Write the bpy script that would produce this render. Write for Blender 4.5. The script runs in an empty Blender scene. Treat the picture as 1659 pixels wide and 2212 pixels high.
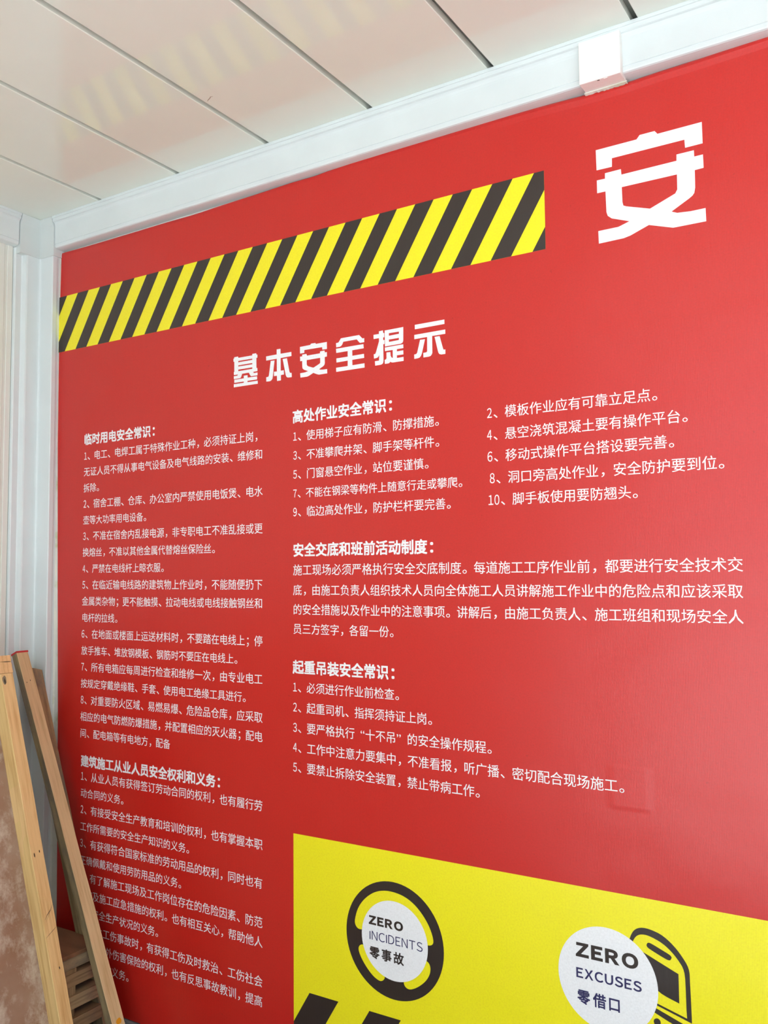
import bpy, bmesh, math, random
from mathutils import Vector, Matrix
from mathutils.geometry import tessellate_polygon

scene = bpy.context.scene
COL = scene.collection

# ------------------------------------------------------------------ camera
# The banner wall is the plane y = 0, x runs along it, z is up, the floor is z = 0.
cam_data = bpy.data.cameras.new('camera')
cam_data.sensor_fit = 'HORIZONTAL'
cam_data.sensor_width = 36.0
cam_data.lens = 36.0 * 1925.5 / 1659.0
cam_data.clip_start = 0.02
cam = bpy.data.objects.new('camera', cam_data)
COL.objects.link(cam)
R_ = Vector((0.84689865, 0.5316768, -0.00908025))
U_ = Vector((0.04434975, -0.05360682, 0.99757677))
F_ = Vector((-0.52990166, 0.84524913, 0.06897927))
M = Matrix(((R_.x, U_.x, -F_.x, 0.0), (R_.y, U_.y, -F_.y, -1.8), (R_.z, U_.z, -F_.z, 1.32), (0, 0, 0, 1)))
cam.matrix_world = M
scene.camera = cam

# ------------------------------------------------------------------ light
world = bpy.data.worlds.new('world')
scene.world = world
world.use_nodes = True
wn = world.node_tree.nodes
wl = world.node_tree.links
wn.clear()
w_out = wn.new('ShaderNodeOutputWorld')
w_bg = wn.new('ShaderNodeBackground')
w_tc = wn.new('ShaderNodeTexCoord')
w_sep = wn.new('ShaderNodeSeparateXYZ')
w_ramp = wn.new('ShaderNodeValToRGB')
w_ramp.color_ramp.elements[0].position = 0.0
w_ramp.color_ramp.elements[0].color = (0.86, 0.93, 1.0, 1)
w_ramp.color_ramp.elements[1].position = 1.0
w_ramp.color_ramp.elements[1].color = (0.62, 0.78, 1.0, 1)
wl.new(w_tc.outputs['Generated'], w_sep.inputs[0])
wl.new(w_sep.outputs['Z'], w_ramp.inputs[0])
wl.new(w_ramp.outputs[0], w_bg.inputs['Color'])
w_bg.inputs['Strength'].default_value = 2.6
wl.new(w_bg.outputs[0], w_out.inputs['Surface'])

sun_data = bpy.data.lights.new('sun', 'SUN')
sun_data.energy = 27.0
sun_data.angle = math.radians(1.5)
sun_data.color = (1.0, 0.99, 0.97)
sun = bpy.data.objects.new('sun', sun_data)
COL.objects.link(sun)
# high sun in front of the open side: it lights the yard and the pale slab added at the floor's edge
sun.rotation_euler = Vector((0.12, -0.36, 1.0)).to_track_quat('Z', 'Y').to_euler()

scene.view_settings.view_transform = 'Standard'
scene.view_settings.look = 'None'
scene.view_settings.gamma = 1.0
scene.view_settings.use_curve_mapping = False
scene.view_settings.exposure = -0.34

SHAPES = {  # outlines on the wall, (x, z) in metres: [[outline, hole, ...], ...]
'title_1': [[[(-1.6021,1.9076),(-1.5886,1.9076),(-1.5869,1.9039),(-1.5386,1.9038),(-1.5386,1.9078),(-1.5251,1.9077),(-1.5237,1.9036),(-1.5207,1.9037),(-1.5207,1.8953),(-1.5244,1.895),(-1.524,1.8678),(-1.5206,1.8674),(-1.5206,1.859),(-1.5355,1.8588),(-1.5327,1.8553),(-1.5203,1.8553),(-1.5203,1.8477),(-1.5429,1.8479),(-1.547,1.8526),(-1.5504,1.8586),(-1.5736,1.8587),(-1.5764,1.8521),(-1.5791,1.8482),(-1.5812,1.8477),(-1.6033,1.8478),(-1.6034,1.8556),(-1.5909,1.8558),(-1.5885,1.8585),(-1.603,1.8587),(-1.6034,1.8668),(-1.6017,1.8676),(-1.6018,1.8949),(-1.6049,1.8956),(-1.6049,1.9037),(-1.6021,1.9041)], [(-1.5875,1.8954),(-1.5385,1.8951),(-1.5385,1.8917),(-1.5875,1.8917)], [(-1.5875,1.8834),(-1.5385,1.8832),(-1.5385,1.8798),(-1.5875,1.8802)], [(-1.5875,1.8717),(-1.5385,1.8716),(-1.5385,1.8674),(-1.5874,1.8674)]],
 [[(-1.5681,1.8527),(-1.5548,1.8526),(-1.5544,1.8457),(-1.522,1.8453),(-1.5216,1.8368),(-1.5554,1.8371),(-1.5547,1.8335),(-1.5196,1.8332),(-1.5193,1.825),(-1.6033,1.8251),(-1.6033,1.8337),(-1.5681,1.8336),(-1.5681,1.8368),(-1.6016,1.8372),(-1.6016,1.846),(-1.5681,1.8455)]]],
'title_2': [[[(-1.4555,1.9082),(-1.4428,1.9079),(-1.4425,1.8947),(-1.4071,1.8946),(-1.4065,1.8837),(-1.4422,1.8832),(-1.4419,1.8499),(-1.4319,1.8499),(-1.4312,1.8385),(-1.4413,1.8382),(-1.4413,1.8243),(-1.4543,1.8241),(-1.4549,1.8382),(-1.4644,1.8381),(-1.4647,1.85),(-1.4549,1.8495),(-1.4552,1.8832),(-1.4907,1.8831),(-1.491,1.8944),(-1.4555,1.8947)]],
 [[(-1.4755,1.8803),(-1.4624,1.8798),(-1.4657,1.8592),(-1.468,1.8388),(-1.4696,1.8322),(-1.4742,1.8276),(-1.4795,1.8265),(-1.4904,1.827),(-1.4907,1.8385),(-1.4841,1.839),(-1.4818,1.8416),(-1.4788,1.8583)]],
 [[(-1.4357,1.88),(-1.4215,1.8801),(-1.4171,1.8605),(-1.4133,1.8436),(-1.411,1.84),(-1.4063,1.8396),(-1.4056,1.8283),(-1.4184,1.8287),(-1.4229,1.831),(-1.4255,1.836),(-1.4299,1.8555)]]],
'title_3': [[[(-1.379,1.9036),(-1.3465,1.904),(-1.3432,1.9071),(-1.3303,1.9068),(-1.328,1.904),(-1.294,1.9041),(-1.2937,1.8861),(-1.3081,1.8863),(-1.3087,1.8929),(-1.3649,1.8934),(-1.365,1.886),(-1.3788,1.8861)]],
 [[(-1.3717,1.8826),(-1.3583,1.8826),(-1.3566,1.8778),(-1.3156,1.878),(-1.3149,1.883),(-1.3012,1.8832),(-1.3003,1.8782),(-1.2941,1.8782),(-1.2939,1.8669),(-1.3007,1.8665),(-1.3004,1.852),(-1.3014,1.8473),(-1.3054,1.8436),(-1.3185,1.8375),(-1.3139,1.8359),(-1.3048,1.8349),(-1.2934,1.8348),(-1.2931,1.8238),(-1.3192,1.8237),(-1.3257,1.8259),(-1.3366,1.8305),(-1.3495,1.8251),(-1.3562,1.8233),(-1.3776,1.8235),(-1.3786,1.8348),(-1.3628,1.8352),(-1.3528,1.8372),(-1.3661,1.8424),(-1.3702,1.8457),(-1.3715,1.8486),(-1.3721,1.8661),(-1.3785,1.8661),(-1.3788,1.8781),(-1.3717,1.878)], [(-1.3574,1.8662),(-1.315,1.8663),(-1.3148,1.854),(-1.3171,1.8516),(-1.3355,1.8441),(-1.3382,1.8444),(-1.3534,1.85),(-1.3564,1.8525),(-1.3574,1.8565)]]],
'title_4': [[[(-1.2509,1.9069),(-1.196,1.907),(-1.1877,1.8982),(-1.1853,1.8968),(-1.181,1.8972),(-1.1811,1.887),(-1.1928,1.8867),(-1.1958,1.8884),(-1.2032,1.8971),(-1.2434,1.897),(-1.2466,1.8909),(-1.2504,1.8872),(-1.2549,1.886),(-1.2651,1.8861),(-1.2657,1.8968),(-1.2596,1.897),(-1.2574,1.8983)]],
 [[(-1.2658,1.8825),(-1.1836,1.8824),(-1.1827,1.8719),(-1.2168,1.8718),(-1.2166,1.8579),(-1.1822,1.858),(-1.1817,1.8478),(-1.217,1.8477),(-1.2165,1.8342),(-1.1809,1.8344),(-1.1807,1.8237),(-1.2655,1.8238),(-1.2658,1.8344),(-1.2309,1.834),(-1.2305,1.8477),(-1.2647,1.8473),(-1.265,1.8579),(-1.2307,1.8577),(-1.2306,1.8717),(-1.2652,1.8718)]]],
'title_5': [[[(-1.1383,1.9073),(-1.127,1.9078),(-1.1261,1.901),(-1.123,1.9011),(-1.1231,1.8904),(-1.1263,1.8903),(-1.1263,1.884),(-1.1225,1.8835),(-1.1226,1.8739),(-1.1261,1.8736),(-1.1259,1.8328),(-1.1272,1.8275),(-1.1305,1.8252),(-1.1343,1.8243),(-1.15,1.8242),(-1.1506,1.8353),(-1.1387,1.8353),(-1.1379,1.8498),(-1.1398,1.8456),(-1.1437,1.8429),(-1.1531,1.842),(-1.1539,1.8528),(-1.1497,1.8531),(-1.1475,1.8566),(-1.1382,1.8833),(-1.1384,1.8905),(-1.1539,1.8904),(-1.1541,1.9009),(-1.1386,1.9007)]],
 [[(-1.1219,1.9067),(-1.0694,1.9072),(-1.0698,1.8743),(-1.0714,1.8702),(-1.0764,1.8677),(-1.1214,1.8674)], [(-1.11,1.8983),(-1.0817,1.8978),(-1.0817,1.8926),(-1.11,1.892)], [(-1.1101,1.8827),(-1.0818,1.8826),(-1.0822,1.8775),(-1.1099,1.8769)]],
 [[(-1.1218,1.865),(-1.0699,1.8654),(-1.0697,1.8561),(-1.0878,1.856),(-1.0878,1.8506),(-1.0701,1.8508),(-1.0699,1.8408),(-1.088,1.8411),(-1.088,1.8346),(-1.0697,1.8348),(-1.0695,1.8251),(-1.1001,1.8252),(-1.1044,1.8266),(-1.1063,1.8279),(-1.1101,1.8252),(-1.1139,1.8246),(-1.1222,1.8249),(-1.1227,1.8348),(-1.1195,1.8352),(-1.1173,1.8381),(-1.1174,1.8521),(-1.1061,1.8518),(-1.1055,1.842),(-1.1031,1.8383),(-1.0996,1.836),(-1.0997,1.8558),(-1.1215,1.8559)]]],
'title_6': [[[(-1.0377,1.9073),(-0.9582,1.9074),(-0.9581,1.8969),(-1.0376,1.8965)]],
 [[(-1.0393,1.8833),(-0.9562,1.8836),(-0.9563,1.8734),(-0.9912,1.8735),(-0.9911,1.8336),(-0.993,1.8295),(-0.9961,1.8267),(-1.001,1.8258),(-1.0152,1.8258),(-1.0157,1.8368),(-1.0076,1.837),(-1.0051,1.8388),(-1.0047,1.8731),(-1.0394,1.8729)]],
 [[(-1.0239,1.8692),(-1.0103,1.8688),(-1.0194,1.8354),(-1.0219,1.8303),(-1.0257,1.827),(-1.0301,1.826),(-1.0401,1.8257),(-1.0402,1.8364),(-1.0349,1.8365),(-1.0321,1.8394)]],
 [[(-0.9848,1.8704),(-0.9714,1.8705),(-0.9626,1.8393),(-0.9611,1.8366),(-0.9566,1.8368),(-0.9568,1.8263),(-0.967,1.8262),(-0.9718,1.8276),(-0.9748,1.8308),(-0.9765,1.8364)]]],
'large': [[[(-0.5889,2.2139),(-0.502,2.2138),(-0.4954,2.2215),(-0.4646,2.2214),(-0.4589,2.2139),(-0.3713,2.2141),(-0.371,2.1699),(-0.4052,2.1698),(-0.406,2.1869),(-0.5546,2.1874),(-0.5551,2.169),(-0.5883,2.1696)]],
 [[(-0.5704,2.1589),(-0.5363,2.1592),(-0.5355,2.1472),(-0.4228,2.1475),(-0.4224,2.1605),(-0.3883,2.1603),(-0.388,2.1472),(-0.3712,2.1472),(-0.3708,2.1196),(-0.3878,2.1191),(-0.3882,2.0837),(-0.3901,2.0732),(-0.3936,2.0685),(-0.4002,2.0641),(-0.4358,2.045),(-0.4246,2.0399),(-0.3985,2.0373),(-0.3697,2.0372),(-0.3693,2.0102),(-0.4334,2.011),(-0.4818,2.0274),(-0.5202,2.0135),(-0.5343,2.0108),(-0.5873,2.0102),(-0.588,2.0375),(-0.5448,2.0373),(-0.5216,2.0442),(-0.5584,2.0584),(-0.5668,2.0658),(-0.5694,2.0744),(-0.5703,2.1194),(-0.5882,2.1197),(-0.5883,2.1477),(-0.5707,2.1471)], [(-0.5355,2.1202),(-0.4229,2.1191),(-0.4231,2.088),(-0.4273,2.0807),(-0.4786,2.061),(-0.5268,2.077),(-0.5332,2.0804),(-0.5349,2.088)]]],
'wheel_holes': [[[(-1.2196,0.5061),(-1.2131,0.528),(-1.2001,0.5481),(-1.1819,0.5654),(-1.1602,0.5787),(-1.1354,0.5853),(-1.1109,0.586),(-1.0833,0.5815),(-1.0579,0.5697),(-1.0363,0.5511),(-1.02,0.5303),(-1.0104,0.5098),(-1.0073,0.495),(-1.0107,0.488),(-1.019,0.4845),(-1.0264,0.4855),(-1.0355,0.4906),(-1.0943,0.5215),(-1.1645,0.5079),(-1.1916,0.488),(-1.2007,0.484),(-1.2116,0.484),(-1.2179,0.4901),(-1.2206,0.497)], [(-1.1974,0.4514),(-1.2055,0.4485),(-1.2105,0.4416),(-1.2093,0.4316),(-1.2013,0.4172),(-1.187,0.3999),(-1.1711,0.386),(-1.1569,0.3791),(-1.1481,0.3779),(-1.1402,0.3828),(-1.1366,0.3908),(-1.1476,0.4244),(-1.183,0.4459)], [(-1.0269,0.4504),(-1.0195,0.4464),(-1.0156,0.4361),(-1.0182,0.4216),(-1.0284,0.4053),(-1.0452,0.3903),(-1.0621,0.3801),(-1.0739,0.3767),(-1.0832,0.3802),(-1.0882,0.3901),(-1.0786,0.4109),(-1.0445,0.4396)]]],
'tram': [[[(-0.5625,0.5919),(-0.5592,0.6011),(-0.5543,0.6096),(-0.5477,0.6154),(-0.5393,0.6187),(-0.5311,0.6196),(-0.5211,0.6189),(-0.5032,0.6148),(-0.4891,0.6073),(-0.4753,0.5961),(-0.4634,0.5834),(-0.4476,0.5605),(-0.4475,0.5364),(-0.4466,0.498),(-0.4461,0.4593),(-0.5118,0.4771),(-0.5112,0.481),(-0.4549,0.4662),(-0.4557,0.483),(-0.4559,0.5173),(-0.4565,0.5546),(-0.4699,0.5738),(-0.4835,0.5874),(-0.4983,0.5975),(-0.5125,0.6029),(-0.5269,0.6067),(-0.537,0.6062),(-0.5444,0.6039),(-0.551,0.5983),(-0.5563,0.5882)]],
 [[(-0.5255,0.5928),(-0.521,0.593),(-0.4882,0.5799),(-0.4825,0.5772),(-0.4806,0.5737),(-0.4828,0.5689),(-0.485,0.5675),(-0.4903,0.5677),(-0.5231,0.5809),(-0.528,0.5843),(-0.5291,0.5876),(-0.5276,0.591)]],
 [[(-0.5366,0.5728),(-0.4687,0.5455),(-0.4689,0.4908),(-0.5088,0.502),(-0.5186,0.5203),(-0.5269,0.5448)]],
 [[(-0.5142,0.4716),(-0.4627,0.4545),(-0.446,0.449),(-0.4463,0.4392),(-0.4842,0.4497),(-0.5178,0.4629)]],
 [[(-0.5192,0.4453),(-0.518,0.4496),(-0.5157,0.4514),(-0.5125,0.4527),(-0.5094,0.4526),(-0.5068,0.4506),(-0.5055,0.4479),(-0.5055,0.444),(-0.5066,0.4406),(-0.5094,0.4385),(-0.5125,0.438),(-0.5156,0.439),(-0.5178,0.4413)]]],
'low': [[[(-1.3548,0.3037),(-1.2692,0.304),(-1.3487,0.1779),(-1.4024,0.1759),(-1.4031,0.2275)]],
 [[(-1.181,0.3027),(-1.0953,0.3031),(-1.174,0.1712),(-1.2637,0.1699)]]],
}
# text, left x, bottom z of the row, em size, 1 = heading; '#' leaves an empty cell (characters hidden behind the timber)
ROWS = [
 ('1、电工、电焊工属于特殊作业工种，必须持证上岗，', -2.2045, 1.6722, 0.02990, 0),
 ('无证人员不得从事电气设备及电气线路的安装、维修和', -2.2045, 1.6234, 0.02932, 0),
 ('拆除。', -2.2045, 1.5746, 0.02880, 0),
 ('2、宿舍工棚、仓库、办公室内严禁使用电饭煲、电水', -2.2045, 1.5258, 0.02994, 0),
 ('壶等大功率用电设备。', -2.2045, 1.477, 0.02880, 0),
 ('3、不准在宿舍内乱接电源，非专职电工不准乱接或更', -2.2045, 1.4282, 0.02994, 0),
 ('换熔丝，不准以其他金属代替熔丝保险丝。', -2.2045, 1.3794, 0.02910, 0),
 ('4、严禁在电线杆上晾衣服。', -2.2045, 1.3306, 0.02880, 0),
 ('5、在临近输电线路的建筑物上作业时，不能随便扔下', -2.2045, 1.2818, 0.02994, 0),
 ('金属类杂物；更不能触摸、拉动电线或电线接触钢丝和', -2.2045, 1.233, 0.02932, 0),
 ('电杆的拉线。', -2.2045, 1.1842, 0.02880, 0),
 ('6、在地面或楼面上运送材料时，不要踏在电线上；停', -2.2045, 1.1354, 0.02994, 0),
 ('放手推车、堆放钢模板、钢筋时不要压在电线上。', -2.2045, 1.0866, 0.02880, 0),
 ('7、所有电箱应每周进行检查和维修一次，由专业电工', -2.2045, 1.0378, 0.02994, 0),
 ('按规定穿戴绝缘鞋、手套、使用电工绝缘工具进行。', -2.2045, 0.989, 0.02880, 0),
 ('8、对重要防火区域、易燃易爆、危险品仓库，应采取', -2.2045, 0.9402, 0.02994, 0),
 ('相应的电气防燃防爆措施，并配置相应的灭火器；配电', -2.2045, 0.8914, 0.02932, 0),
 ('间、配电箱等有电地方，配备', -2.2045, 0.8426, 0.02880, 0),
 ('临时用电安全常识：', -2.2047, 1.7199, 0.03600, 1),
 ('建筑施工从业人员安全权利和义务：', -2.199, 0.7587, 0.03580, 1),
 ('1、从业人员有获得签订劳动合同的权利，也有履行劳', -2.1985, 0.717, 0.02969, 0),
 ('动合同的义务。', -2.1985, 0.6687, 0.02860, 0),
 ('2、有接受安全生产教育和培训的权利，也有掌握本职', -2.1985, 0.6204, 0.02969, 0),
 ('工作所需要的安全生产知识的义务。', -2.1985, 0.5721, 0.02860, 0),
 ('3、有获得符合国家标准的劳动用品的权利，同时也有', -2.1985, 0.5238, 0.02969, 0),
 ('正确佩戴和使用劳防用品的义务。', -2.1985, 0.4755, 0.02860, 0),
 ('4、有了解施工现场及工作岗位存在的危险因素、防范', -2.1985, 0.4272, 0.02969, 0),
 ('措施及施工应急措施的权利。也有相互关心，帮助他人', -2.1985, 0.3789, 0.02907, 0),
 ('##安全生产状况的义务。', -2.1985, 0.3306, 0.02860, 0),
 ('5、发生工伤事故时，有获得工伤及时救治、工伤社会', -2.1985, 0.2823, 0.02969, 0),
 ('####外伤害保险的权利，也有反思事故教训，提高', -2.1985, 0.234, 0.02907, 0),
 ('####的义务。', -2.1985, 0.1857, 0.02860, 0),
 ('高处作业安全常识：', -1.403, 1.7083, 0.03572, 1),
 ('1、使用梯子应有防滑、防撑措施。', -1.4018, 1.6606, 0.02857, 0),
 ('3、不准攀爬井架、脚手架等杆件。', -1.4019, 1.6118, 0.02859, 0),
 ('5、门窗悬空作业，站位要谨慎。', -1.402, 1.563, 0.02856, 0),
 ('7、不能在钢梁等构件上随意行走或攀爬。', -1.4021, 1.5147, 0.02705, 0),
 ('9、临边高处作业，防护栏杆要完善。', -1.4023, 1.4666, 0.02855, 0),
 ('2、模板作业应有可靠立足点。', -0.8539, 1.6638, 0.02934, 0),
 ('4、悬空浇筑混凝土要有操作平台。', -0.8548, 1.6143, 0.02937, 0),
 ('6、移动式操作平台搭设要完善。', -0.8545, 1.5657, 0.02946, 0),
 ('8、洞口旁高处作业，安全防护要到位。', -0.8498, 1.5169, 0.02949, 0),
 ('10、脚手板使用要防翘头。', -0.854, 1.4685, 0.02927, 0),
 ('安全交底和班前活动制度：', -1.4021, 1.3661, 0.03568, 1),
 ('施工现场必须严格执行安全交底制度。每道施工工序作业前，都要进行安全技术交', -1.4022, 1.3182, 0.03000, 0),
 ('底，由施工负责人组织技术人员向全体施工人员讲解施工作业中的危险点和应该采取', -1.4023, 1.2679, 0.02914, 0),
 ('的安全措施以及作业中的注意事项。讲解后，由施工负责人、施工班组和现场安全人', -1.4025, 1.2192, 0.02912, 0),
 ('员三方签字，各留一份。', -1.4026, 1.1706, 0.02862, 0),
 ('起重吊装安全常识：', -1.4036, 1.0721, 0.03574, 1),
 ('1、必须进行作业前检查。', -1.4037, 1.025, 0.02863, 0),
 ('2、起重司机、指挥须持证上岗。', -1.4038, 0.9751, 0.02874, 0),
 ('3、要严格执行“十不吊”的安全操作规程。', -1.404, 0.9248, 0.02899, 0),
 ('4、工作中注意力要集中，不准看报，听广播、密切配合现场施工。', -1.4041, 0.8758, 0.02905, 0),
 ('5、要禁止拆除安全装置，禁止带病工作。', -1.4042, 0.827, 0.02891, 0),
]

# ------------------------------------------------------------------ materials
def srgb(r, g, b):
    def f(v):
        v /= 255.0
        return v / 12.92 if v <= 0.04045 else ((v + 0.055) / 1.055) ** 2.4
    return (f(r), f(g), f(b), 1.0)


def new_mat(name, color, rough=0.5, spec=0.5, metallic=0.0):
    m = bpy.data.materials.new(name)
    m.use_nodes = True
    b = m.node_tree.nodes['Principled BSDF']
    b.inputs['Base Color'].default_value = color
    b.inputs['Roughness'].default_value = rough
    b.inputs['Specular IOR Level'].default_value = spec
    b.inputs['Metallic'].default_value = metallic
    return m


def nd(m, kind, **kw):
    n = m.node_tree.nodes.new(kind)
    for k, v in kw.items():
        setattr(n, k, v)
    return n


def lk(m, a, b):
    m.node_tree.links.new(a, b)


def bsdf(m):
    return m.node_tree.nodes['Principled BSDF']


def mapping(m, scale, coord='Object', loc=(0, 0, 0)):
    tc = nd(m, 'ShaderNodeTexCoord')
    mp = nd(m, 'ShaderNodeMapping')
    mp.inputs['Scale'].default_value = scale
    mp.inputs['Location'].default_value = loc
    lk(m, tc.outputs[coord], mp.inputs['Vector'])
    return mp.outputs[0]


def noise(m, vec, scale, detail=4, rough=0.55):
    n = nd(m, 'ShaderNodeTexNoise')
    n.inputs['Scale'].default_value = scale
    n.inputs['Detail'].default_value = detail
    n.inputs['Roughness'].default_value = rough
    lk(m, vec, n.inputs['Vector'])
    return n.outputs['Fac']


def ramp(m, fac, stops):
    r = nd(m, 'ShaderNodeValToRGB')
    e = r.color_ramp.elements
    while len(e) < len(stops):
        e.new(0.5)
    for el, (p, c) in zip(e, stops):
        el.position = p
        el.color = c
    lk(m, fac, r.inputs[0])
    return r.outputs[0]


def mix(m, fac, a, b, mode='MIX'):
    n = nd(m, 'ShaderNodeMix', data_type='RGBA', blend_type=mode)
    if isinstance(fac, (int, float)):
        n.inputs[0].default_value = fac
    else:
        lk(m, fac, n.inputs[0])
    for sock, v in ((n.inputs[6], a), (n.inputs[7], b)):
        if isinstance(v, (tuple, list)):
            sock.default_value = v
        else:
            lk(m, v, sock)
    return n.outputs[2]


def mth(m, op, a, b=None, clamp=False):
    n = nd(m, 'ShaderNodeMath', operation=op, use_clamp=clamp)
    for i, v in enumerate((a, b)):
        if v is None:
            continue
        if isinstance(v, (int, float)):
            n.inputs[i].default_value = v
        else:
            lk(m, v, n.inputs[i])
    return n.outputs[0]


def bump(m, height, strength, dist=0.001, normal=None):
    n = nd(m, 'ShaderNodeBump')
    n.inputs['Strength'].default_value = strength
    n.inputs['Distance'].default_value = dist
    lk(m, height, n.inputs['Height'])
    if normal is not None:
        lk(m, normal, n.inputs['Normal'])
    lk(m, n.outputs[0], bsdf(m).inputs['Normal'])
    return n.outputs[0]


def banner_mat(name, color, speck=False):
    """Printed banner cloth: fine vertical ribs, semi-gloss."""
    m = new_mat(name, color, rough=0.33, spec=0.7)
    tc = nd(m, 'ShaderNodeTexCoord')
    sep = nd(m, 'ShaderNodeSeparateXYZ')
    lk(m, tc.outputs['Object'], sep.inputs[0])
    x, z = sep.outputs['X'], sep.outputs['Z']
    rib = mth(m, 'SINE', mth(m, 'MULTIPLY', x, 2 * math.pi / 0.0030))
    rib = mth(m, 'MULTIPLY', rib, 0.00003)
    weave = mth(m, 'MULTIPLY', mth(m, 'SINE', mth(m, 'MULTIPLY', z, 2 * math.pi / 0.0022)), 0.000003)

    def band(v, lo, hi, soft):
        a = nd(m, 'ShaderNodeMapRange', interpolation_type='SMOOTHSTEP')
        a.inputs['From Min'].default_value = lo - soft
        a.inputs['From Max'].default_value = lo + soft
        lk(m, v, a.inputs['Value'])
        b = nd(m, 'ShaderNodeMapRange', interpolation_type='SMOOTHSTEP')
        b.inputs['From Min'].default_value = hi - soft
        b.inputs['From Max'].default_value = hi + soft
        b.inputs['To Min'].default_value = 1.0
        b.inputs['To Max'].default_value = 0.0
        lk(m, v, b.inputs['Value'])
        return mth(m, 'MULTIPLY', a.outputs[0], b.outputs[0])
    # a cover plate under the cloth pushes it out
    plate = mth(m, 'MULTIPLY', band(x, -0.594, -0.514, 0.012), band(z, 0.845, 0.928, 0.006))
    plate = mth(m, 'MULTIPLY', plate, 0.0006)
    # slow slackness of the cloth
    sl = noise(m, mapping(m, (1.2, 1.0, 2.0)), 2.2, 2)
    sl = mth(m, 'MULTIPLY', sl, 0.004)
    h = mth(m, 'ADD', mth(m, 'ADD', rib, weave), mth(m, 'ADD', plate, sl))
    bump(m, h, 1.0, 1.0)
    dirt = noise(m, mapping(m, (1, 1, 1)), 90, 2)
    spots = ramp(m, dirt, [(0.27, (0.72, 0.68, 0.66, 1)), (0.30, (1, 1, 1, 1))])
    col = mix(m, 0.5 if speck else 0.0, color, spots, 'MULTIPLY')
    mott = ramp(m, noise(m, mapping(m, (1, 1, 1)), 260, 2), [(0.3, (0.94, 0.94, 0.94, 1)), (0.7, (1.04, 1.04, 1.04, 1))])
    col = mix(m, 1.0, col, mott, 'MULTIPLY')
    lk(m, col, bsdf(m).inputs['Base Color'])
    return m


M_RED = banner_mat('banner_red', srgb(207, 33, 26), speck=True)
M_YEL = banner_mat('print_yellow', srgb(255, 242, 24))
M_BLK = banner_mat('print_black', srgb(50, 40, 36))
M_WHT = banner_mat('print_white', srgb(250, 250, 252))
M_INK = banner_mat('print_indigo', srgb(45, 42, 95))


def painted_metal(name, color, rough=0.3, mott=0.03, peel=0.12):
    m = new_mat(name, color, rough=rough, spec=0.5)
    n = noise(m, mapping(m, (1, 1, 1)), 7.0, 5)
    a = tuple(max(0, c * (1 - mott)) for c in color[:3]) + (1,)
    b = tuple(min(1, c * (1 + mott)) for c in color[:3]) + (1,)
    lk(m, ramp(m, n, [(0.3, a), (0.7, b)]), bsdf(m).inputs['Base Color'])
    f = noise(m, mapping(m, (1, 1, 1)), 400, 2)
    bump(m, f, peel, 0.0002)
    return m


M_TRIM = painted_metal('white_painted_steel', srgb(226, 234, 235), 0.38)
M_CAP = painted_metal('corner_cap_plastic', srgb(218, 225, 224), 0.45)
M_CEIL = painted_metal('ceiling_coating', srgb(240, 246, 237), 0.022, 0.01, 0.012)
bsdf(M_CEIL).inputs['Specular IOR Level'].default_value = 0.33
M_VOID = new_mat('groove_dark', srgb(128, 132, 126), 0.8)
M_WALL = painted_metal('cream_wall_panel', srgb(236, 238, 230), 0.45)
M_BOX = painted_metal('box_plastic', srgb(252, 250, 246), 0.5, 0.01)
M_SKIRT = painted_metal('grey_skirting', srgb(150, 155, 160), 0.5)
M_CAULK = new_mat('aged_caulk', srgb(214, 214, 190), 0.7)
_n = noise(M_CAULK, mapping(M_CAULK, (1, 1, 1)), 14, 5)
lk(M_CAULK, ramp(M_CAULK, _n, [(0.30, srgb(192, 196, 152)), (0.45, srgb(228, 229, 220)), (0.8, srgb(238, 236, 220))]), bsdf(M_CAULK).inputs['Base Color'])

M_FLOOR = new_mat('floor_vinyl', srgb(108, 106, 103), 0.6)
_n = noise(M_FLOOR, mapping(M_FLOOR, (1, 1, 1)), 6, 6)
lk(M_FLOOR, ramp(M_FLOOR, _n, [(0.3, srgb(98, 96, 93)), (0.7, srgb(118, 117, 115))]), bsdf(M_FLOOR).inputs['Base Color'])
M_YARD = new_mat('yard_concrete', srgb(190, 186, 178), 0.85)
_n = noise(M_YARD, mapping(M_YARD, (1, 1, 1)), 1.5, 6)
lk(M_YARD, ramp(M_YARD, _n, [(0.3, srgb(160, 163, 164)), (0.7, srgb(192, 195, 196))]), bsdf(M_YARD).inputs['Base Color'])


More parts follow.
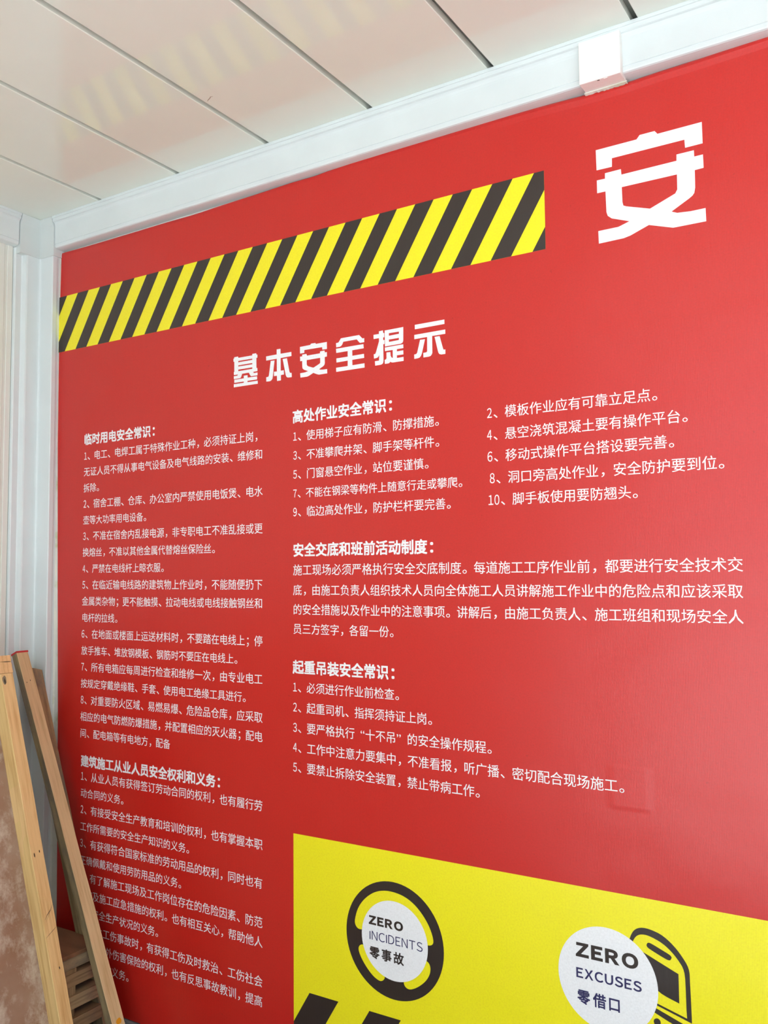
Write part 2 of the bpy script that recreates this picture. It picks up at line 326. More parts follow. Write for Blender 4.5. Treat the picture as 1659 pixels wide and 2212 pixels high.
def wood(name, light, dark, dirt=0.0, grain=1.0, two_tone=None):
    """Sawn timber, grain along local Z."""
    m = new_mat(name, light, rough=0.62, spec=0.3)
    v = mapping(m, (1, 1, 0.055))
    g = noise(m, v, 95, 4, 0.6)
    col = ramp(m, g, [(0.30, dark), (0.52, light), (0.8, tuple(min(1, c * 1.12) for c in light[:3]) + (1,))])
    big = noise(m, mapping(m, (1, 1, 0.25)), 9, 4)
    col = mix(m, 0.55 * grain, col, ramp(m, big, [(0.35, (0.78, 0.74, 0.68, 1)), (0.6, (1, 1, 1, 1))]), 'MULTIPLY')
    if two_tone:
        tc = nd(m, 'ShaderNodeTexCoord')
        sep = nd(m, 'ShaderNodeSeparateXYZ')
        lk(m, tc.outputs['Object'], sep.inputs[0])
        off = mth(m, 'MULTIPLY', noise(m, mapping(m, (1, 1, 0.6)), 5, 2), 0.03)
        t = mth(m, 'GREATER_THAN', mth(m, 'ADD', sep.outputs['Y'], off), -0.002)
        col = mix(m, t, mix(m, 0.55, col, two_tone, 'MULTIPLY'), col)
    if dirt:
        d = noise(m, mapping(m, (1, 1, 0.45), loc=(3, 1, 7)), 13, 6, 0.65)
        dm = ramp(m, d, [(0.36 + 0.1 * dirt, (1, 1, 1, 1)), (0.52 + 0.1 * dirt, (0, 0, 0, 1))])
        col = mix(m, dm, col, mix(m, 0.75, col, srgb(112, 104, 96)))
    lk(m, col, bsdf(m).inputs['Base Color'])
    bump(m, g, 0.35, 0.0006)
    return m


M_W1 = wood('pine_new', srgb(228, 198, 152), srgb(206, 172, 124), grain=0.5)
M_W2 = wood('pine_grey_side', srgb(174, 156, 118), srgb(136, 120, 84), dirt=0.7)
M_W3 = wood('pine_brown', srgb(176, 146, 108), srgb(140, 108, 76), dirt=0.3)
M_W4 = wood('pine_yellow', srgb(236, 200, 142), srgb(212, 166, 108), dirt=0.0, grain=0.45, two_tone=(0.93, 0.98, 0.86, 1))
M_W5 = wood('pine_orange', srgb(234, 194, 140), srgb(208, 158, 104), grain=0.5)
M_W6 = wood('batten_old', srgb(186, 162, 126), srgb(134, 110, 82), dirt=0.5)
M_W7 = wood('batten_mid', srgb(168, 140, 106), srgb(116, 92, 68), dirt=0.4)
M_REDPAINT = new_mat('red_end_paint', srgb(205, 50, 52), 0.55)
M_ORANGE = new_mat('orange_mark', srgb(236, 160, 24), 0.6)
M_KNOT = new_mat('knot', srgb(74, 54, 36), 0.7)
M_CRACK = new_mat('crack', srgb(60, 46, 34), 0.9)

# formwork plywood with concrete residue
M_PLY = new_mat('stained_formwork_ply', srgb(150, 112, 92), 0.7, 0.3)
_v = mapping(M_PLY, (1, 1, 1))
_c = ramp(M_PLY, noise(M_PLY, _v, 7, 4), [(0.3, srgb(150, 112, 88)), (0.5, srgb(164, 132, 112)), (0.7, srgb(178, 154, 138))])
_s = ramp(M_PLY, noise(M_PLY, mapping(M_PLY, (1, 1, 0.8), loc=(2, 5, 1)), 15, 9, 0.72), [(0.47, (0, 0, 0, 1)), (0.66, (0.85, 0.85, 0.85, 1))])
_c = mix(M_PLY, _s, _c, srgb(214, 200, 184))
_s2 = ramp(M_PLY, noise(M_PLY, mapping(M_PLY, (1, 1, 1), loc=(9, 2, 4)), 6, 8, 0.6), [(0.62, (0, 0, 0, 1)), (0.66, (1, 1, 1, 1))])
_c = mix(M_PLY, _s2, _c, srgb(236, 234, 236))
lk(M_PLY, _c, bsdf(M_PLY).inputs['Base Color'])
bump(M_PLY, _s, 0.4, 0.0015)
M_PLYTOP = new_mat('brown_ply_top', srgb(128, 92, 66), 0.55)
_c = ramp(M_PLYTOP, noise(M_PLYTOP, mapping(M_PLYTOP, (1, 0.2, 1)), 24, 5), [(0.3, srgb(112, 80, 58)), (0.7, srgb(146, 108, 80))])
lk(M_PLYTOP, _c, bsdf(M_PLYTOP).inputs['Base Color'])

# ------------------------------------------------------------------ helpers
def obj(name, verts, faces, mat, parent=None, smooth=False):
    me = bpy.data.meshes.new(name)
    me.from_pydata([tuple(v) for v in verts], [], faces)
    me.materials.append(mat)
    me.update()
    if smooth:
        for p in me.polygons:
            p.use_smooth = True
    o = bpy.data.objects.new(name, me)
    COL.objects.link(o)
    if parent is not None:
        o.parent = parent
    return o


def fix_normals(o):
    bm = bmesh.new()
    bm.from_mesh(o.data)
    bmesh.ops.recalc_face_normals(bm, faces=bm.faces)
    bm.to_mesh(o.data)
    bm.free()
    return o


def box(name, lo, hi, mat, parent=None, bevel=0.0, seg=2):
    bm = bmesh.new()
    bmesh.ops.create_cube(bm, size=1.0)
    for v in bm.verts:
        v.co = Vector(((lo[i] + hi[i]) / 2 + v.co[i] * (hi[i] - lo[i]) for i in range(3)))
    if bevel:
        bmesh.ops.bevel(bm, geom=bm.edges[:], offset=bevel, segments=seg, affect='EDGES', profile=0.6)
    me = bpy.data.meshes.new(name)
    bm.to_mesh(me)
    bm.free()
    me.materials.append(mat)
    o = bpy.data.objects.new(name, me)
    COL.objects.link(o)
    if parent is not None:
        o.parent = parent
    return o


def empty(name, loc=(0, 0, 0)):
    o = bpy.data.objects.new(name, None)
    o.location = loc
    COL.objects.link(o)
    return o


def tag(o, label, cat, group=None):
    o['label'] = label
    o['category'] = cat
    if group:
        o['group'] = group
    return o


def structure(o, label=None):
    o['kind'] = 'structure'
    if label:
        o['label'] = label
    return o


def flat(name, polys, y, mat, parent):
    """Printed shape lying on the wall: polys = [[outline, hole...], ...] in (x, z)."""
    verts, faces = [], []
    for poly in polys:
        base = len(verts)
        loops = [[Vector((x, z, 0)) for x, z in l] for l in poly]
        tris = tessellate_polygon(loops)
        for l in loops:
            verts += [(v.x, y, v.y) for v in l]
        for t in tris:
            a, b, c = [Vector(verts[base + i]) for i in t]
            n = (b - a).cross(c - a)
            t = [base + i for i in t]
            faces.append(t if n.y < 0 else t[::-1])
    return obj(name, verts, faces, mat, parent)


def smooth(loop, rounds=2, limit=52):
    """Round gentle bends of a traced outline, keep real corners."""
    for _ in range(rounds):
        out = []
        n = len(loop)
        for i in range(n):
            a, b, c = loop[i - 1], loop[i], loop[(i + 1) % n]
            u, v = Vector((b[0] - a[0], b[1] - a[1])), Vector((c[0] - b[0], c[1] - b[1]))
            ang = math.degrees(u.angle(v)) if u.length > 0 and v.length > 0 else 0
            if 4 < ang < limit:
                out += [(b[0] - u.x * 0.25, b[1] - u.y * 0.25), (b[0] + v.x * 0.25, b[1] + v.y * 0.25)]
            else:
                out.append(b)
        loop = out
    return loop


def clip_x(poly, x0, x1):
    def half(p, xc, keep_less):
        out = []
        for i in range(len(p)):
            a, b = p[i], p[(i + 1) % len(p)]
            ina = a[0] <= xc if keep_less else a[0] >= xc
            inb = b[0] <= xc if keep_less else b[0] >= xc
            if ina:
                out.append(a)
            if ina != inb:
                t = (xc - a[0]) / (b[0] - a[0])
                out.append((xc, a[1] + t * (b[1] - a[1])))
        return out
    p = half(poly, x1, True)
    return half(p, x0, False) if p else p


def circle(cx, cz, r, n=72):
    return [(cx + r * math.cos(2 * math.pi * i / n), cz + r * math.sin(2 * math.pi * i / n)) for i in range(n)]


# ------------------------------------------------------------------ setting
XL = -2.419          # left wall
ZC = 2.448           # underside of the ceiling panels
XR = 3.4
YF = -3.0            # front edge of floor and roof

structure(box('floor', (XL - 0.08, -2.22, -0.10), (XR + 0.08, 0.08, 0.0), M_FLOOR))
structure(box('bounce_slab', (XL - 0.08, YF, -0.10), (XR + 0.08, -2.2205, 0.0), M_YARD))  # unseen pale slab, added so its sunlit top puts a sheen on the banner
yard = structure(box('yard', (-16, -22, -0.35), (16, YF - 0.002, -0.12), M_YARD))
structure(box('wall_back', (XL - 0.08, 0.012, 0.0), (XR + 0.08, 0.08, ZC + 0.02), M_WALL))
structure(box('wall_right', (XR, YF, 0.0), (XR + 0.08, 0.0, ZC + 0.02), M_WALL))
structure(box('wall_front_shade', (XL, YF, 0.0), (-1.45, YF + 0.06, ZC + 0.02), M_WALL))  # unseen partial wall, added and sized to keep daylight off the banner's left

# left wall: cream sandwich panels with shallow ribs
wall_left = structure(box('wall_left', (XL - 0.08, YF, 0.0), (XL - 0.0015, 0.0, ZC + 0.02), M_WALL))
yy = -0.108
k = 0
while yy > -2.9:
    w = 0.018 if k % 2 == 0 else 0.052
    box('panel_rib', (XL - 0.0015, yy - w, 0.09), (XL + 0.0012, yy, 2.35), M_WALL, wall_left, 0.0009, 1)
    yy -= w + (0.010 if k % 2 == 0 else 0.030)
    k += 1

# ceiling: separate glossy panels laid across, dark joints between them
ceiling = structure(box('ceiling', (XL - 0.08, YF - 0.15, ZC + 0.018), (XR + 0.08, 0.08, ZC + 0.10), M_VOID))
SEAM0, PITCH, GAP = -2.1017, 0.3225, 0.015
edges = [XL + 0.002] + [SEAM0 + PITCH * i for i in range(0, 17)] + [XR]
for i in range(len(edges) - 1):
    a, b = edges[i] + GAP / 2, edges[i + 1] - GAP / 2
    if b - a < 0.02:
        continue
    # pan with folded long edges
    f = 0.0015
    prof = [(a, ZC + 0.017), (a, ZC + f), (a + f, ZC), (b - f, ZC), (b, ZC + f), (b, ZC + 0.017)]
    vs, fs = [], []
    for y in (YF - 0.14, -0.012):
        vs += [(x, y, z) for x, z in prof]
    n = len(prof)
    for j in range(n - 1):
        fs.append((j, j + 1, n + j + 1, n + j))
    fs += [tuple(range(n)), tuple(range(2 * n - 1, n - 1, -1)), (n - 1, 0, n, 2 * n - 1)]
    fix_normals(obj('panel', vs, fs, M_CEIL, ceiling))

vs = []
for i, (x, y) in enumerate([(-1.440, -0.279), (-1.434, -0.283), (-1.426, -0.286), (-1.420, -0.290), (-1.414, -0.288)]):
    w = 0.0004 if i in (0, 4) else 0.0011
    vs += [(x, y - w, ZC - 0.0002), (x, y + w, ZC - 0.0002)]
M_SCUFF = new_mat('scuff', srgb(150, 138, 122), 0.8)
obj('scuff_mark', vs, [(2 * i, 2 * i + 2, 2 * i + 3, 2 * i + 1) for i in range(4)], M_SCUFF, ceiling)

# top trim: one rolled steel profile along the back wall, one along the left wall
# (distance from wall, height)
PROF = [(-0.011, 2.3480), (0.0040, 2.3480), (0.0150, 2.3484), (0.0225, 2.3492), (0.0258, 2.3508), (0.0270, 2.3535), (0.0273, 2.3605),
        (0.0262, 2.3611), (0.0262, 2.3617), (0.0280, 2.3626), (0.0284, 2.4000), (0.0285, 2.4150), (0.0290, 2.4210),
        (0.0304, 2.4262), (0.0330, 2.4296), (0.0362, 2.4308), (0.0376, 2.4318), (0.0380, 2.4388), (0.0386, 2.4398),
        (0.0408, 2.4404), (0.0412, 2.4450), (0.0408, 2.4478), (-0.0110, 2.4478)]


def sweep_profile(name, prof, x0, x1, mat, parent=None, left=False):
    """Extrude the trim profile along the back wall (x0..x1) or along the left wall (y from x0 to x1)."""
    vs, fs = [], []
    n = len(prof)
    for e in (x0, x1):
        for d, z in prof:
            vs.append((XL + d, e, z) if left else (e, -d, z))
    for j in range(n):
        k = (j + 1) % n
        fs.append((j, k, n + k, n + j))
    fs += [tuple(range(n)), tuple(range(2 * n - 1, n - 1, -1))]
    o = fix_normals(obj(name, vs, fs, mat, parent))
    return o


structure(sweep_profile('trim_1', PROF, -2.3215, XR, M_TRIM))
structure(sweep_profile('trim_2', PROF, -0.107, YF, M_TRIM, left=True))

# corner cap: same profile, a little prouder, mitred round the inner corner
def l_sweep(name, prof, ex, ey, mat, parent=None):
    vs, fs = [], []
    n = len(prof)
    for s in range(3):
        for d, z in prof:
            if s == 0:
                vs.append((ex, -d, z))
            elif s == 1:
                vs.append((XL + d, -d, z))
            else:
                vs.append((XL + d, ey, z))
    for s in range(2):
        for j in range(n):
            k = (j + 1) % n
            fs.append((s * n + j, s * n + k, (s + 1) * n + k, (s + 1) * n + j))
    fs += [tuple(range(n)), tuple(range(3 * n - 1, 2 * n - 1, -1))]
    return fix_normals(obj(name, vs, fs, mat, parent))


CAP = [(-0.010, 2.3262), (0.0300, 2.3262), (0.0312, 2.3272), (0.0316, 2.3300), (0.0316, 2.4100), (0.0322, 2.4180), (0.0338, 2.4235),
       (0.0362, 2.4275), (0.0375, 2.4300), (0.0385, 2.4330), (0.0400, 2.4400), (0.0412, 2.4450), (0.0412, 2.4472), (-0.010, 2.4472)]
cap = structure(l_sweep('trim_3', CAP, -2.3235, -0.104, M_CAP))

# corner post: folded sheet, a vertical profile in plan (x, y)
PLAN = [(-2.3325, 0.0110), (-2.3325, -0.0040), (-2.3318, -0.0100), (-2.3300, -0.0125), (-2.3304, -0.0260), (-2.3330, -0.0280),
        (-2.3825, -0.0282), (-2.3870, -0.0292), (-2.3898, -0.0320), (-2.3905, -0.0365),
        (-2.3905, -0.0740), (-2.3925, -0.0780), (-2.4050, -0.0830), (-2.4075, -0.0850), (-2.4078, -0.1035), (-2.4100, -0.1062),
        (XL + 0.0005, -0.1068), (XL + 0.0005, 0.0110)]
vs, fs = [], []
n = len(PLAN)
for z in (0.0, 2.345):
    vs += [(x, y, z) for x, y in PLAN]
for j in range(n):
    k = (j + 1) % n
    fs.append((j, k, n + k, n + j))
fs += [tuple(range(n)), tuple(range(2 * n - 1, n - 1, -1))]
post = structure(fix_normals(obj('trim_4', vs, fs, M_TRIM)))
# ragged caulk line between post and banner
vs, fs = [], []
random.seed(5)
zs = [2.340 - 0.03 * i for i in range(77)]
for i, z in enumerate(zs):
    base = -2.3230
    wob = 0.0035 * random.random() + (0.004 if z < 1.75 else 0)
    vs += [(base - 0.0100 - wob * 0.3, -0.0065, z), (base - 0.0090 + wob * 0.3, 0.0044, z), (-2.296, 0.0050, z)]
    if i:
        a = 3 * (i - 1)
        fs += [(a, a + 1, a + 4, a + 3), (a + 1, a + 2, a + 5, a + 4)]
obj('caulk', vs, fs, M_CAULK, post)
structure(box('baseboard_back', (-2.30, -0.006, 0.0), (XR, 0.0115, 0.082), M_SKIRT, None, 0.002))
structure(box('baseboard_left', (XL, YF, 0.0), (XL + 0.012, -0.11, 0.082), M_SKIRT, None, 0.002))

# ------------------------------------------------------------------ junction box on the trim
jb = empty('junction_box', (-0.562, -0.016, 2.3405))
tag(jb, 'small white plastic junction box fixed over the white ceiling trim above the red banner', 'junction box')
jbc = box('box_cover', (-0.044, -0.030, 0.0005), (0.044, -0.011, 0.0925), M_BOX, jb, 0.0025, 3)
jbb = box('box_base', (-0.0432, -0.0112, 0.0012), (0.0432, 0.011, 0.0895), M_BOX, jb, 0.0012, 2)
box('release_slot', (-0.006, -0.0270, -0.0001), (-0.001, -0.0250, 0.0012), M_KNOT, jbc)
box('release_tab', (0.008, -0.0275, -0.0006), (0.016, -0.0245, 0.0012), M_BOX, jbc, 0.0003, 1)
# yellowed sealant where the box base meets the wall
vs, fs = [], []
random.seed(3)
for i in range(23):
    x = -0.046 + 0.092 * i / 22
    w = 0.0004 + 0.0022 * random.random()
    vs += [(x, 0.010, 0.003), (x, 0.008, -0.001), (x, 0.0150, -0.001 - w)]
    if i:
        a = 3 * (i - 1)
        fs += [(a, a + 1, a + 4, a + 3), (a + 1, a + 2, a + 5, a + 4)]
obj('sealant', vs, fs, M_CAULK, jb)

# ------------------------------------------------------------------ the banner
banner = empty('safety_banner', (0, 0, 0))
tag(banner, 'big red wall banner printed with white Chinese safety rules, hazard stripes and a yellow panel', 'banner')
YB = 0.0003
top = [(-2.3253, 2.3420), (-2.20, 2.3400), (-1.9759, 2.3398), (-1.86, 2.3400), (-1.7519, 2.3385), (-1.65, 2.3412), (-1.5148, 2.3428),
       (-1.41, 2.3452), (-1.3002, 2.3438), (-1.2945, 2.3466), (-1.1196, 2.3500), (-1.0, 2.3494), (-0.9025, 2.3494), (-0.76, 2.3490),
       (-0.66, 2.3462), (-0.63, 2.3440), (-0.52, 2.3430), (-0.4741, 2.3457), (-0.3813, 2.3470), (-0.2433, 2.3510), (0.3, 2.350), (3.2, 2.350)]
left = [(-2.3253, 2.3420), (-2.3262, 2.30), (-2.3275, 2.2481), (-2.3285, 2.19), (-2.3315, 2.165), (-2.3332, 2.11), (-2.3336, 1.9965), (-2.3290, 1.86),
        (-2.3300, 1.76), (-2.3276, 1.6736), (-2.3215, 1.40), (-2.3136, 1.1014), (-2.3080, 0.90), (-2.3044, 0.6846), (-2.300, 0.4), (-2.298, 0.085)]


def interp(pts, t, ax):
    o = 1 - ax
    pts = sorted(pts, key=lambda q: q[ax])
    if t <= pts[0][ax]:
        return pts[0][o]
    for a, b in zip(pts, pts[1:]):
        if t <= b[ax]:
            return a[o] + (b[o] - a[o]) * (t - a[ax]) / (b[ax] - a[ax])
    return pts[-1][o]


# sheet: a grid whose border follows the hand-cut edges; a rolled lip along the top
xs = [-2.33 + 0.04 * i for i in range(59)] + [0.1 + 0.4 * i for i in range(9)]
us = [0.0, 0.12, 0.25, 0.38, 0.5, 0.62, 0.75, 0.86, 0.93]
vs, fs = [], []
lip = [(0.0, -0.0035), (0.003, -0.0005), (0.007, 0.0018), (0.011, 0.0022), (0.016, 0.0014), (0.024, 0.0003), (0.034, 0.0)]
rows_z = [0.085 + (2.300 - 0.085) * j / 24 for j in range(25)]
for x in xs:
    zt = interp(top, x, 0)
    amp = 0.35 + 0.65 * min(1, max(0, (x + 1.2) / 0.5))
    colv = []
    for z in rows_z:
        colv.append((max(x, interp(left, z, 1)) if x == xs[0] else x, YB, z))
    for dz, dy in reversed(lip):
        colv.append((max(x, interp(left, zt - dz, 1)) if x == xs[0] else x, YB - dy * amp, zt - dz))
    vs += colv
nr = len(rows_z) + len(lip)
for i in range(len(xs) - 1):
    for j in range(nr - 1):
        a = i * nr + j
        fs.append((a, a + nr, a + nr + 1, a + 1))
nv = len(vs)
# back face and hem so the cloth has thickness
vs2 = [(x, y + 0.0035, z) for x, y, z in vs]
ring = [j for j in range(nr)] + [i * nr + nr - 1 for i in range(1, len(xs))] + \
       [(len(xs) - 1) * nr + j for j in range(nr - 2, -1, -1)] + [i * nr for i in range(len(xs) - 2, 0, -1)]
fs += [tuple(reversed([q + nv for q in f])) for f in fs[:]]
for a, b in zip(ring, ring[1:] + ring[:1]):
    fs.append((a, b, b + nv, a + nv))
sheet = fix_normals(obj('sheet', vs + vs2, fs, M_RED, banner, smooth=False))
sheet['label'] = 'glossy red ribbed banner cloth'

Y1, Y2, Y3, Y4 = YB - 0.0003, YB - 0.0006, YB - 0.0009, YB - 0.0012

# hazard strip
ZT, ZB = 2.1995, 2.0230
XE = -0.7062
lft = [(x + 0.0004, z) for x, z in left if ZB < z < ZT]
strip = flat('hazard_strip', [[[(interp(left, ZT, 1), ZT)] + lft + [(interp(left, ZB, 1), ZB), (XE, ZB), (XE, ZT)]]], Y1, M_YEL, banner)
strip['label'] = 'printed yellow warning strip with black slanted stripes'
A0, B0, SL = -2.29486, 0.100969, -0.1085
for k in range(-1, 18):
    a = A0 + B0 * (k + 0.505)
    b = A0 + B0 * (k + 1)
    p = [(a, ZT), (b, ZT), (b + SL, ZB), (a + SL, ZB)]
    p = clip_x(p, -2.3318, XE)
    if len(p) >= 3:
        flat('stripe', [[p]], Y2, M_BLK, strip)

# big and title characters
o = flat('large_character', SHAPES['large'], Y1, M_WHT, banner)
o['label'] = 'very large white Chinese character'
for i in range(1, 7):
    flat('title_character', SHAPES['title_%d' % i], Y1, M_WHT, banner)

# text ----------------------------------------------------------------
_cache = {}


def glyph(ch, offset):
    key = (ch, offset)
    if key in _cache:
        return _cache[key]
    cu = bpy.data.curves.new('g', 'FONT')
    # full-width forms come from the plain grotesque face
    cu.body = chr(ord(ch) + 0xFEE0) if ch.isascii() and ch != 'I' else ch
    cu.resolution_u = 5 if ch.isascii() else 2
    if ch.isascii():
        cu.offset = offset
    ob = bpy.data.objects.new('g', cu)
    me = bpy.data.meshes.new_from_object(ob)
    v0 = [(q.co.x, q.co.y) for q in me.vertices]
    f0 = [tuple(p.vertices) for p in me.polygons]
    # heavier weights: the outline struck several times, slightly shifted
    o_ = 0.0 if ch.isascii() else abs(offset)
    shifts = [(0, 0)] if o_ <= 0 else ([(-o_, 0), (o_, 0)] if o_ < 0.01 else
              [(-o_, -o_), (o_, -o_), (-o_, o_), (o_, o_), (0, 0)])
    v, f = [], []
    for dx, dy in shifts:
        b_ = len(v)
        v += [(a + dx, c + dy, 0.00008 * len(v) / len(v0)) for a, c in v0]
        f += [tuple(b_ + q for q in p) for p in f0]
    bpy.data.objects.remove(ob)
    bpy.data.curves.remove(cu)
    bpy.data.meshes.remove(me)
    _cache[key] = (v, f)
    return _cache[key]


def text_mesh(name, text, x, z, em, offset, mat, y, parent, fit=None, tracking=0.0, vs_=1.0):
    """Own layout: CJK in square cells, digits in half cells."""
    verts, faces = [], []
    cx = 0.0
    for ch in text:
        if ch == '#':
            cx += 1.0
            continue
        v, f = glyph(ch, offset)
        if not v:
            cx += 0.5
            continue
        mn, mx = min(q[0] for q in v), max(q[0] for q in v)
        if ch.isascii():
            adv, sx = 0.5, min(0.85, 0.40 / (mx - mn))
            ox = 0.25 - sx * (mn + mx) / 2
        elif ch == '“':
            adv, sx, ox = 1.0, 1.1, 0.95 - 1.1 * mx
        elif ch == '”':
            adv, sx, ox = 1.0, 1.1, 0.05 - 1.1 * mn
        elif ch in '，。、；：':
            adv, sx, ox = 1.0, 1.15, 0.03
        else:
            adv, sx, ox = 1.0, 1.0, 0.0
        b = len(verts)
        verts += [(cx + ox + sx * a, c, d) for a, c, d in v]
        faces += [tuple(b + q for q in p) for p in f]
        cx += adv + tracking
    pts = [(x + (a - 0.035) * em, y - d, z + (c + 0.06) * em * vs_) for a, c, d in verts]
    out = []
    for p in faces:
        a, b, c = [Vector(pts[q]) for q in p[:3]]
        out.append(p)
    o = obj(name, pts, out, mat, parent)
    # make every face look out of the wall
    bm = bmesh.new()
    bm.from_mesh(o.data)
    bm.normal_update()
    fl = [f for f in bm.faces if f.normal.y > 0]
    if fl:
        bmesh.ops.reverse_faces(bm, faces=fl)
    bm.to_mesh(o.data)
    bm.free()
    return o


for text, x, z, em, head in ROWS:
    if head:
        text_mesh('heading', text, x, z, em, 0.026, M_WHT, Y1, banner)
    else:
        text_mesh('text_line', text, x, z, em, 0.005, M_WHT, Y1, banner)


def latin(name, text, x0, x1, z0, z1, offset, y, mat, parent, fill=0.86):
    """Latin or CJK word stretched to a measured box, letters keep their own widths."""
    verts, faces = [], []
    cx = 0.0
    for ch in text:
        v, f = glyph(ch, offset)
        mn, mx = min(q[0] for q in v), max(q[0] for q in v)
        b = len(verts)
        verts += [(cx + a - mn, c, d) for a, c, d in v]
        faces += [tuple(b + q for q in p) for p in f]
        cx += (mx - mn) + fill
    w = cx - fill
    lo, hi = min(q[1] for q in verts), max(q[1] for q in verts)
    pts = [(x0 + (x1 - x0) * a / w, y - d, z0 + (z1 - z0) * (c - lo) / (hi - lo)) for a, c, d in verts]
    o = obj(name, pts, faces, mat, parent)
    bm = bmesh.new()
    bm.from_mesh(o.data)
    bm.normal_update()
    fl = [f for f in bm.faces if f.normal.y > 0]
    if fl:
        bmesh.ops.reverse_faces(bm, faces=fl)
    bm.to_mesh(o.data)
    bm.free()
    return o


# yellow panel
yp = flat('yellow_panel', [[[(-1.4033, 0.6769), (3.2, 0.6769), (3.2, 0.088), (-1.4033, 0.088)]]], Y1, M_YEL, banner)
yp['label'] = 'printed yellow panel with round badges'
for k in range(0, 24):
    a = -1.3548 + 0.1737 * k
    p = clip_x([(a, 0.3038), (a + 0.0857, 0.3038), (a + 0.0857 - 0.123, 0.1055), (a - 0.123, 0.1055)], -1.4030, 3.19)
    if len(p) >= 3:
        flat('stripe', [[p]], Y2, M_BLK, yp)

# steering wheel badge
WC = (-1.1129, 0.4767)
holes = [smooth(h) for h in SHAPES['wheel_holes'][0]]
wheel = flat('steering_wheel_symbol', [[circle(WC[0], WC[1], 0.1314)] + holes], Y2, M_BLK, banner)
badge = flat('badge_disc', [[circle(-1.1113, 0.4760, 0.0891)]], Y3, M_WHT, banner)
badge['label'] = 'white disc reading ZERO INCIDENTS'
latin('badge_word', 'ZERO', -1.1803, -1.0868, 0.5012, 0.5222, 0.052, Y4, M_BLK, badge, 0.11)
latin('badge_word', 'INCIDENTS', -1.1783, -1.0358, 0.4671, 0.4876, -0.002, Y4, M_INK, badge, 0.13)
latin('badge_word', '零事故', -1.1787, -1.0855, 0.4255, 0.4530, 0.022, Y4, M_BLK, badge, 0.19)

# tram-like badge
flat('tram_symbol', [[smooth(l) for l in poly] for poly in SHAPES['tram']], Y2, M_BLK, banner)
badge = flat('badge_disc', [[circle(-0.6106, 0.5029, 0.1021)]], Y3, M_WHT, banner)
badge['label'] = 'white disc reading ZERO EXCUSES'
latin('badge_word', 'ZERO', -0.6744, -0.5460, 0.5358, 0.5650, 0.052, Y4, M_BLK, badge, 0.12)
latin('badge_word', 'EXCUSES', -0.6742, -0.5406, 0.4945, 0.5148, 0.026, Y4, M_INK, badge, 0.11)
latin('badge_word', '零借口', -0.6730, -0.5854, 0.4440, 0.4725, 0.022, Y4, M_INK, badge, 0.22)

# ------------------------------------------------------------------ leaning timbers
def lean_timber(name, p_bot, p_top, w_perp, w_y, mat, parent=None, mat2=None, ragged=0.0, bevel=0.0012, seed=0):
    """Board leaning in an XZ plane. p = point of the front (+x) face, near-wall edge: (x, y, z).
    Local Z runs up the board, local X points out of the front face, local Y towards the wall."""
    a, b = Vector(p_bot), Vector(p_top)
    L = (b - a).length
    zax = (b - a).normalized()
    yax = Vector((0, 1, 0))
    xax = yax.cross(zax).normalized()
    bm = bmesh.new()
    rnd = random.Random(seed)
    nseg = 14
    rings = []
    for s in range(nseg + 1):
        z = L * s / nseg
        j = 0.0006
        r = []
        for (x, y) in ((0, 0), (0, -w_y), (-w_perp, -w_y), (-w_perp, 0)):
            zz = z
            if s == nseg and ragged:
                zz += ragged[len(r)]
            r.append(bm.verts.new((x + rnd.uniform(-j, j), y + w_y / 2 + rnd.uniform(-j, j), zz)))
        rings.append(r)
    for s in range(nseg):
        for q in range(4):
            f = bm.faces.new((rings[s][q], rings[s][(q + 1) % 4], rings[s + 1][(q + 1) % 4], rings[s + 1][q]))
            if mat2 is not None and q == 1:
                f.material_index = 1
    bm.faces.new(rings[0])
    bm.faces.new(rings[-1])
    bmesh.ops.recalc_face_normals(bm, faces=bm.faces)
    es = [e for e in bm.edges if abs((e.verts[0].co - e.verts[1].co).normalized().z) > 0.9]
    bmesh.ops.bevel(bm, geom=es, offset=bevel, segments=1, affect='EDGES')
    me = bpy.data.meshes.new(name)
    bm.to_mesh(me)
    bm.free()
    me.materials.append(mat)
    if mat2 is not None:
        me.materials.append(mat2)
    o = bpy.data.objects.new(name, me)
    COL.objects.link(o)
    base = a - yax * (w_y / 2)
    m = Matrix((( xax.x, yax.x, zax.x, base.x), (xax.y, yax.y, zax.y, base.y), (xax.z, yax.z, zax.z, base.z), (0, 0, 0, 1)))
    if parent is None:
        o.matrix_world = m
    else:
        o.parent = parent
        o.matrix_local = parent.matrix_world.inverted() @ m
    return o, L


def spot(name, parent, y, z, ry, rz, mat, proud=0.0004, seed=1):
    """Small knot or nail hole lying on the +x face of a board (local coordinates)."""
    rnd = random.Random(seed)
    n = 12
    vs = [(proud, y, z)]
    for i in range(n):
        a = 2 * math.pi * i / n
        r = rnd.uniform(0.75, 1.15)
        vs.append((proud - 0.0002, y + ry * r * math.cos(a), z + rz * r * math.sin(a)))
    return obj(name, vs, [(0, 1 + i, 1 + (i + 1) % n) for i in range(n)], mat, parent)


# right-hand timber with the red painted end
tb, L = lean_timber('timber', (-1.844, -0.086, 0.0), (-2.340, -0.086, 1.100), 0.026, 0.039, M_W1, None, M_W2, 0.0, 0.001, 1)
tag(tb, 'long pale sawn timber with red painted top end leaning in the corner by the banner', 'timber')
capm = box('painted_end', (-0.0266, -0.0201, L - 0.0045), (0.0006, 0.0201, L + 0.0006), M_REDPAINT, tb)
capm['label'] = 'red painted end'
spot('nail_hole', tb, 0.002, L - 0.093, 0.0014, 0.0022, M_KNOT, seed=2)
spot('nail_hole', tb, -0.011, L - 0.098, 0.0016, 0.0018, M_KNOT, seed=3)
spot('paint_mark', tb, 0.003, 0.157, 0.0095, 0.0085, M_ORANGE, seed=4)['label'] = 'round orange paint mark'

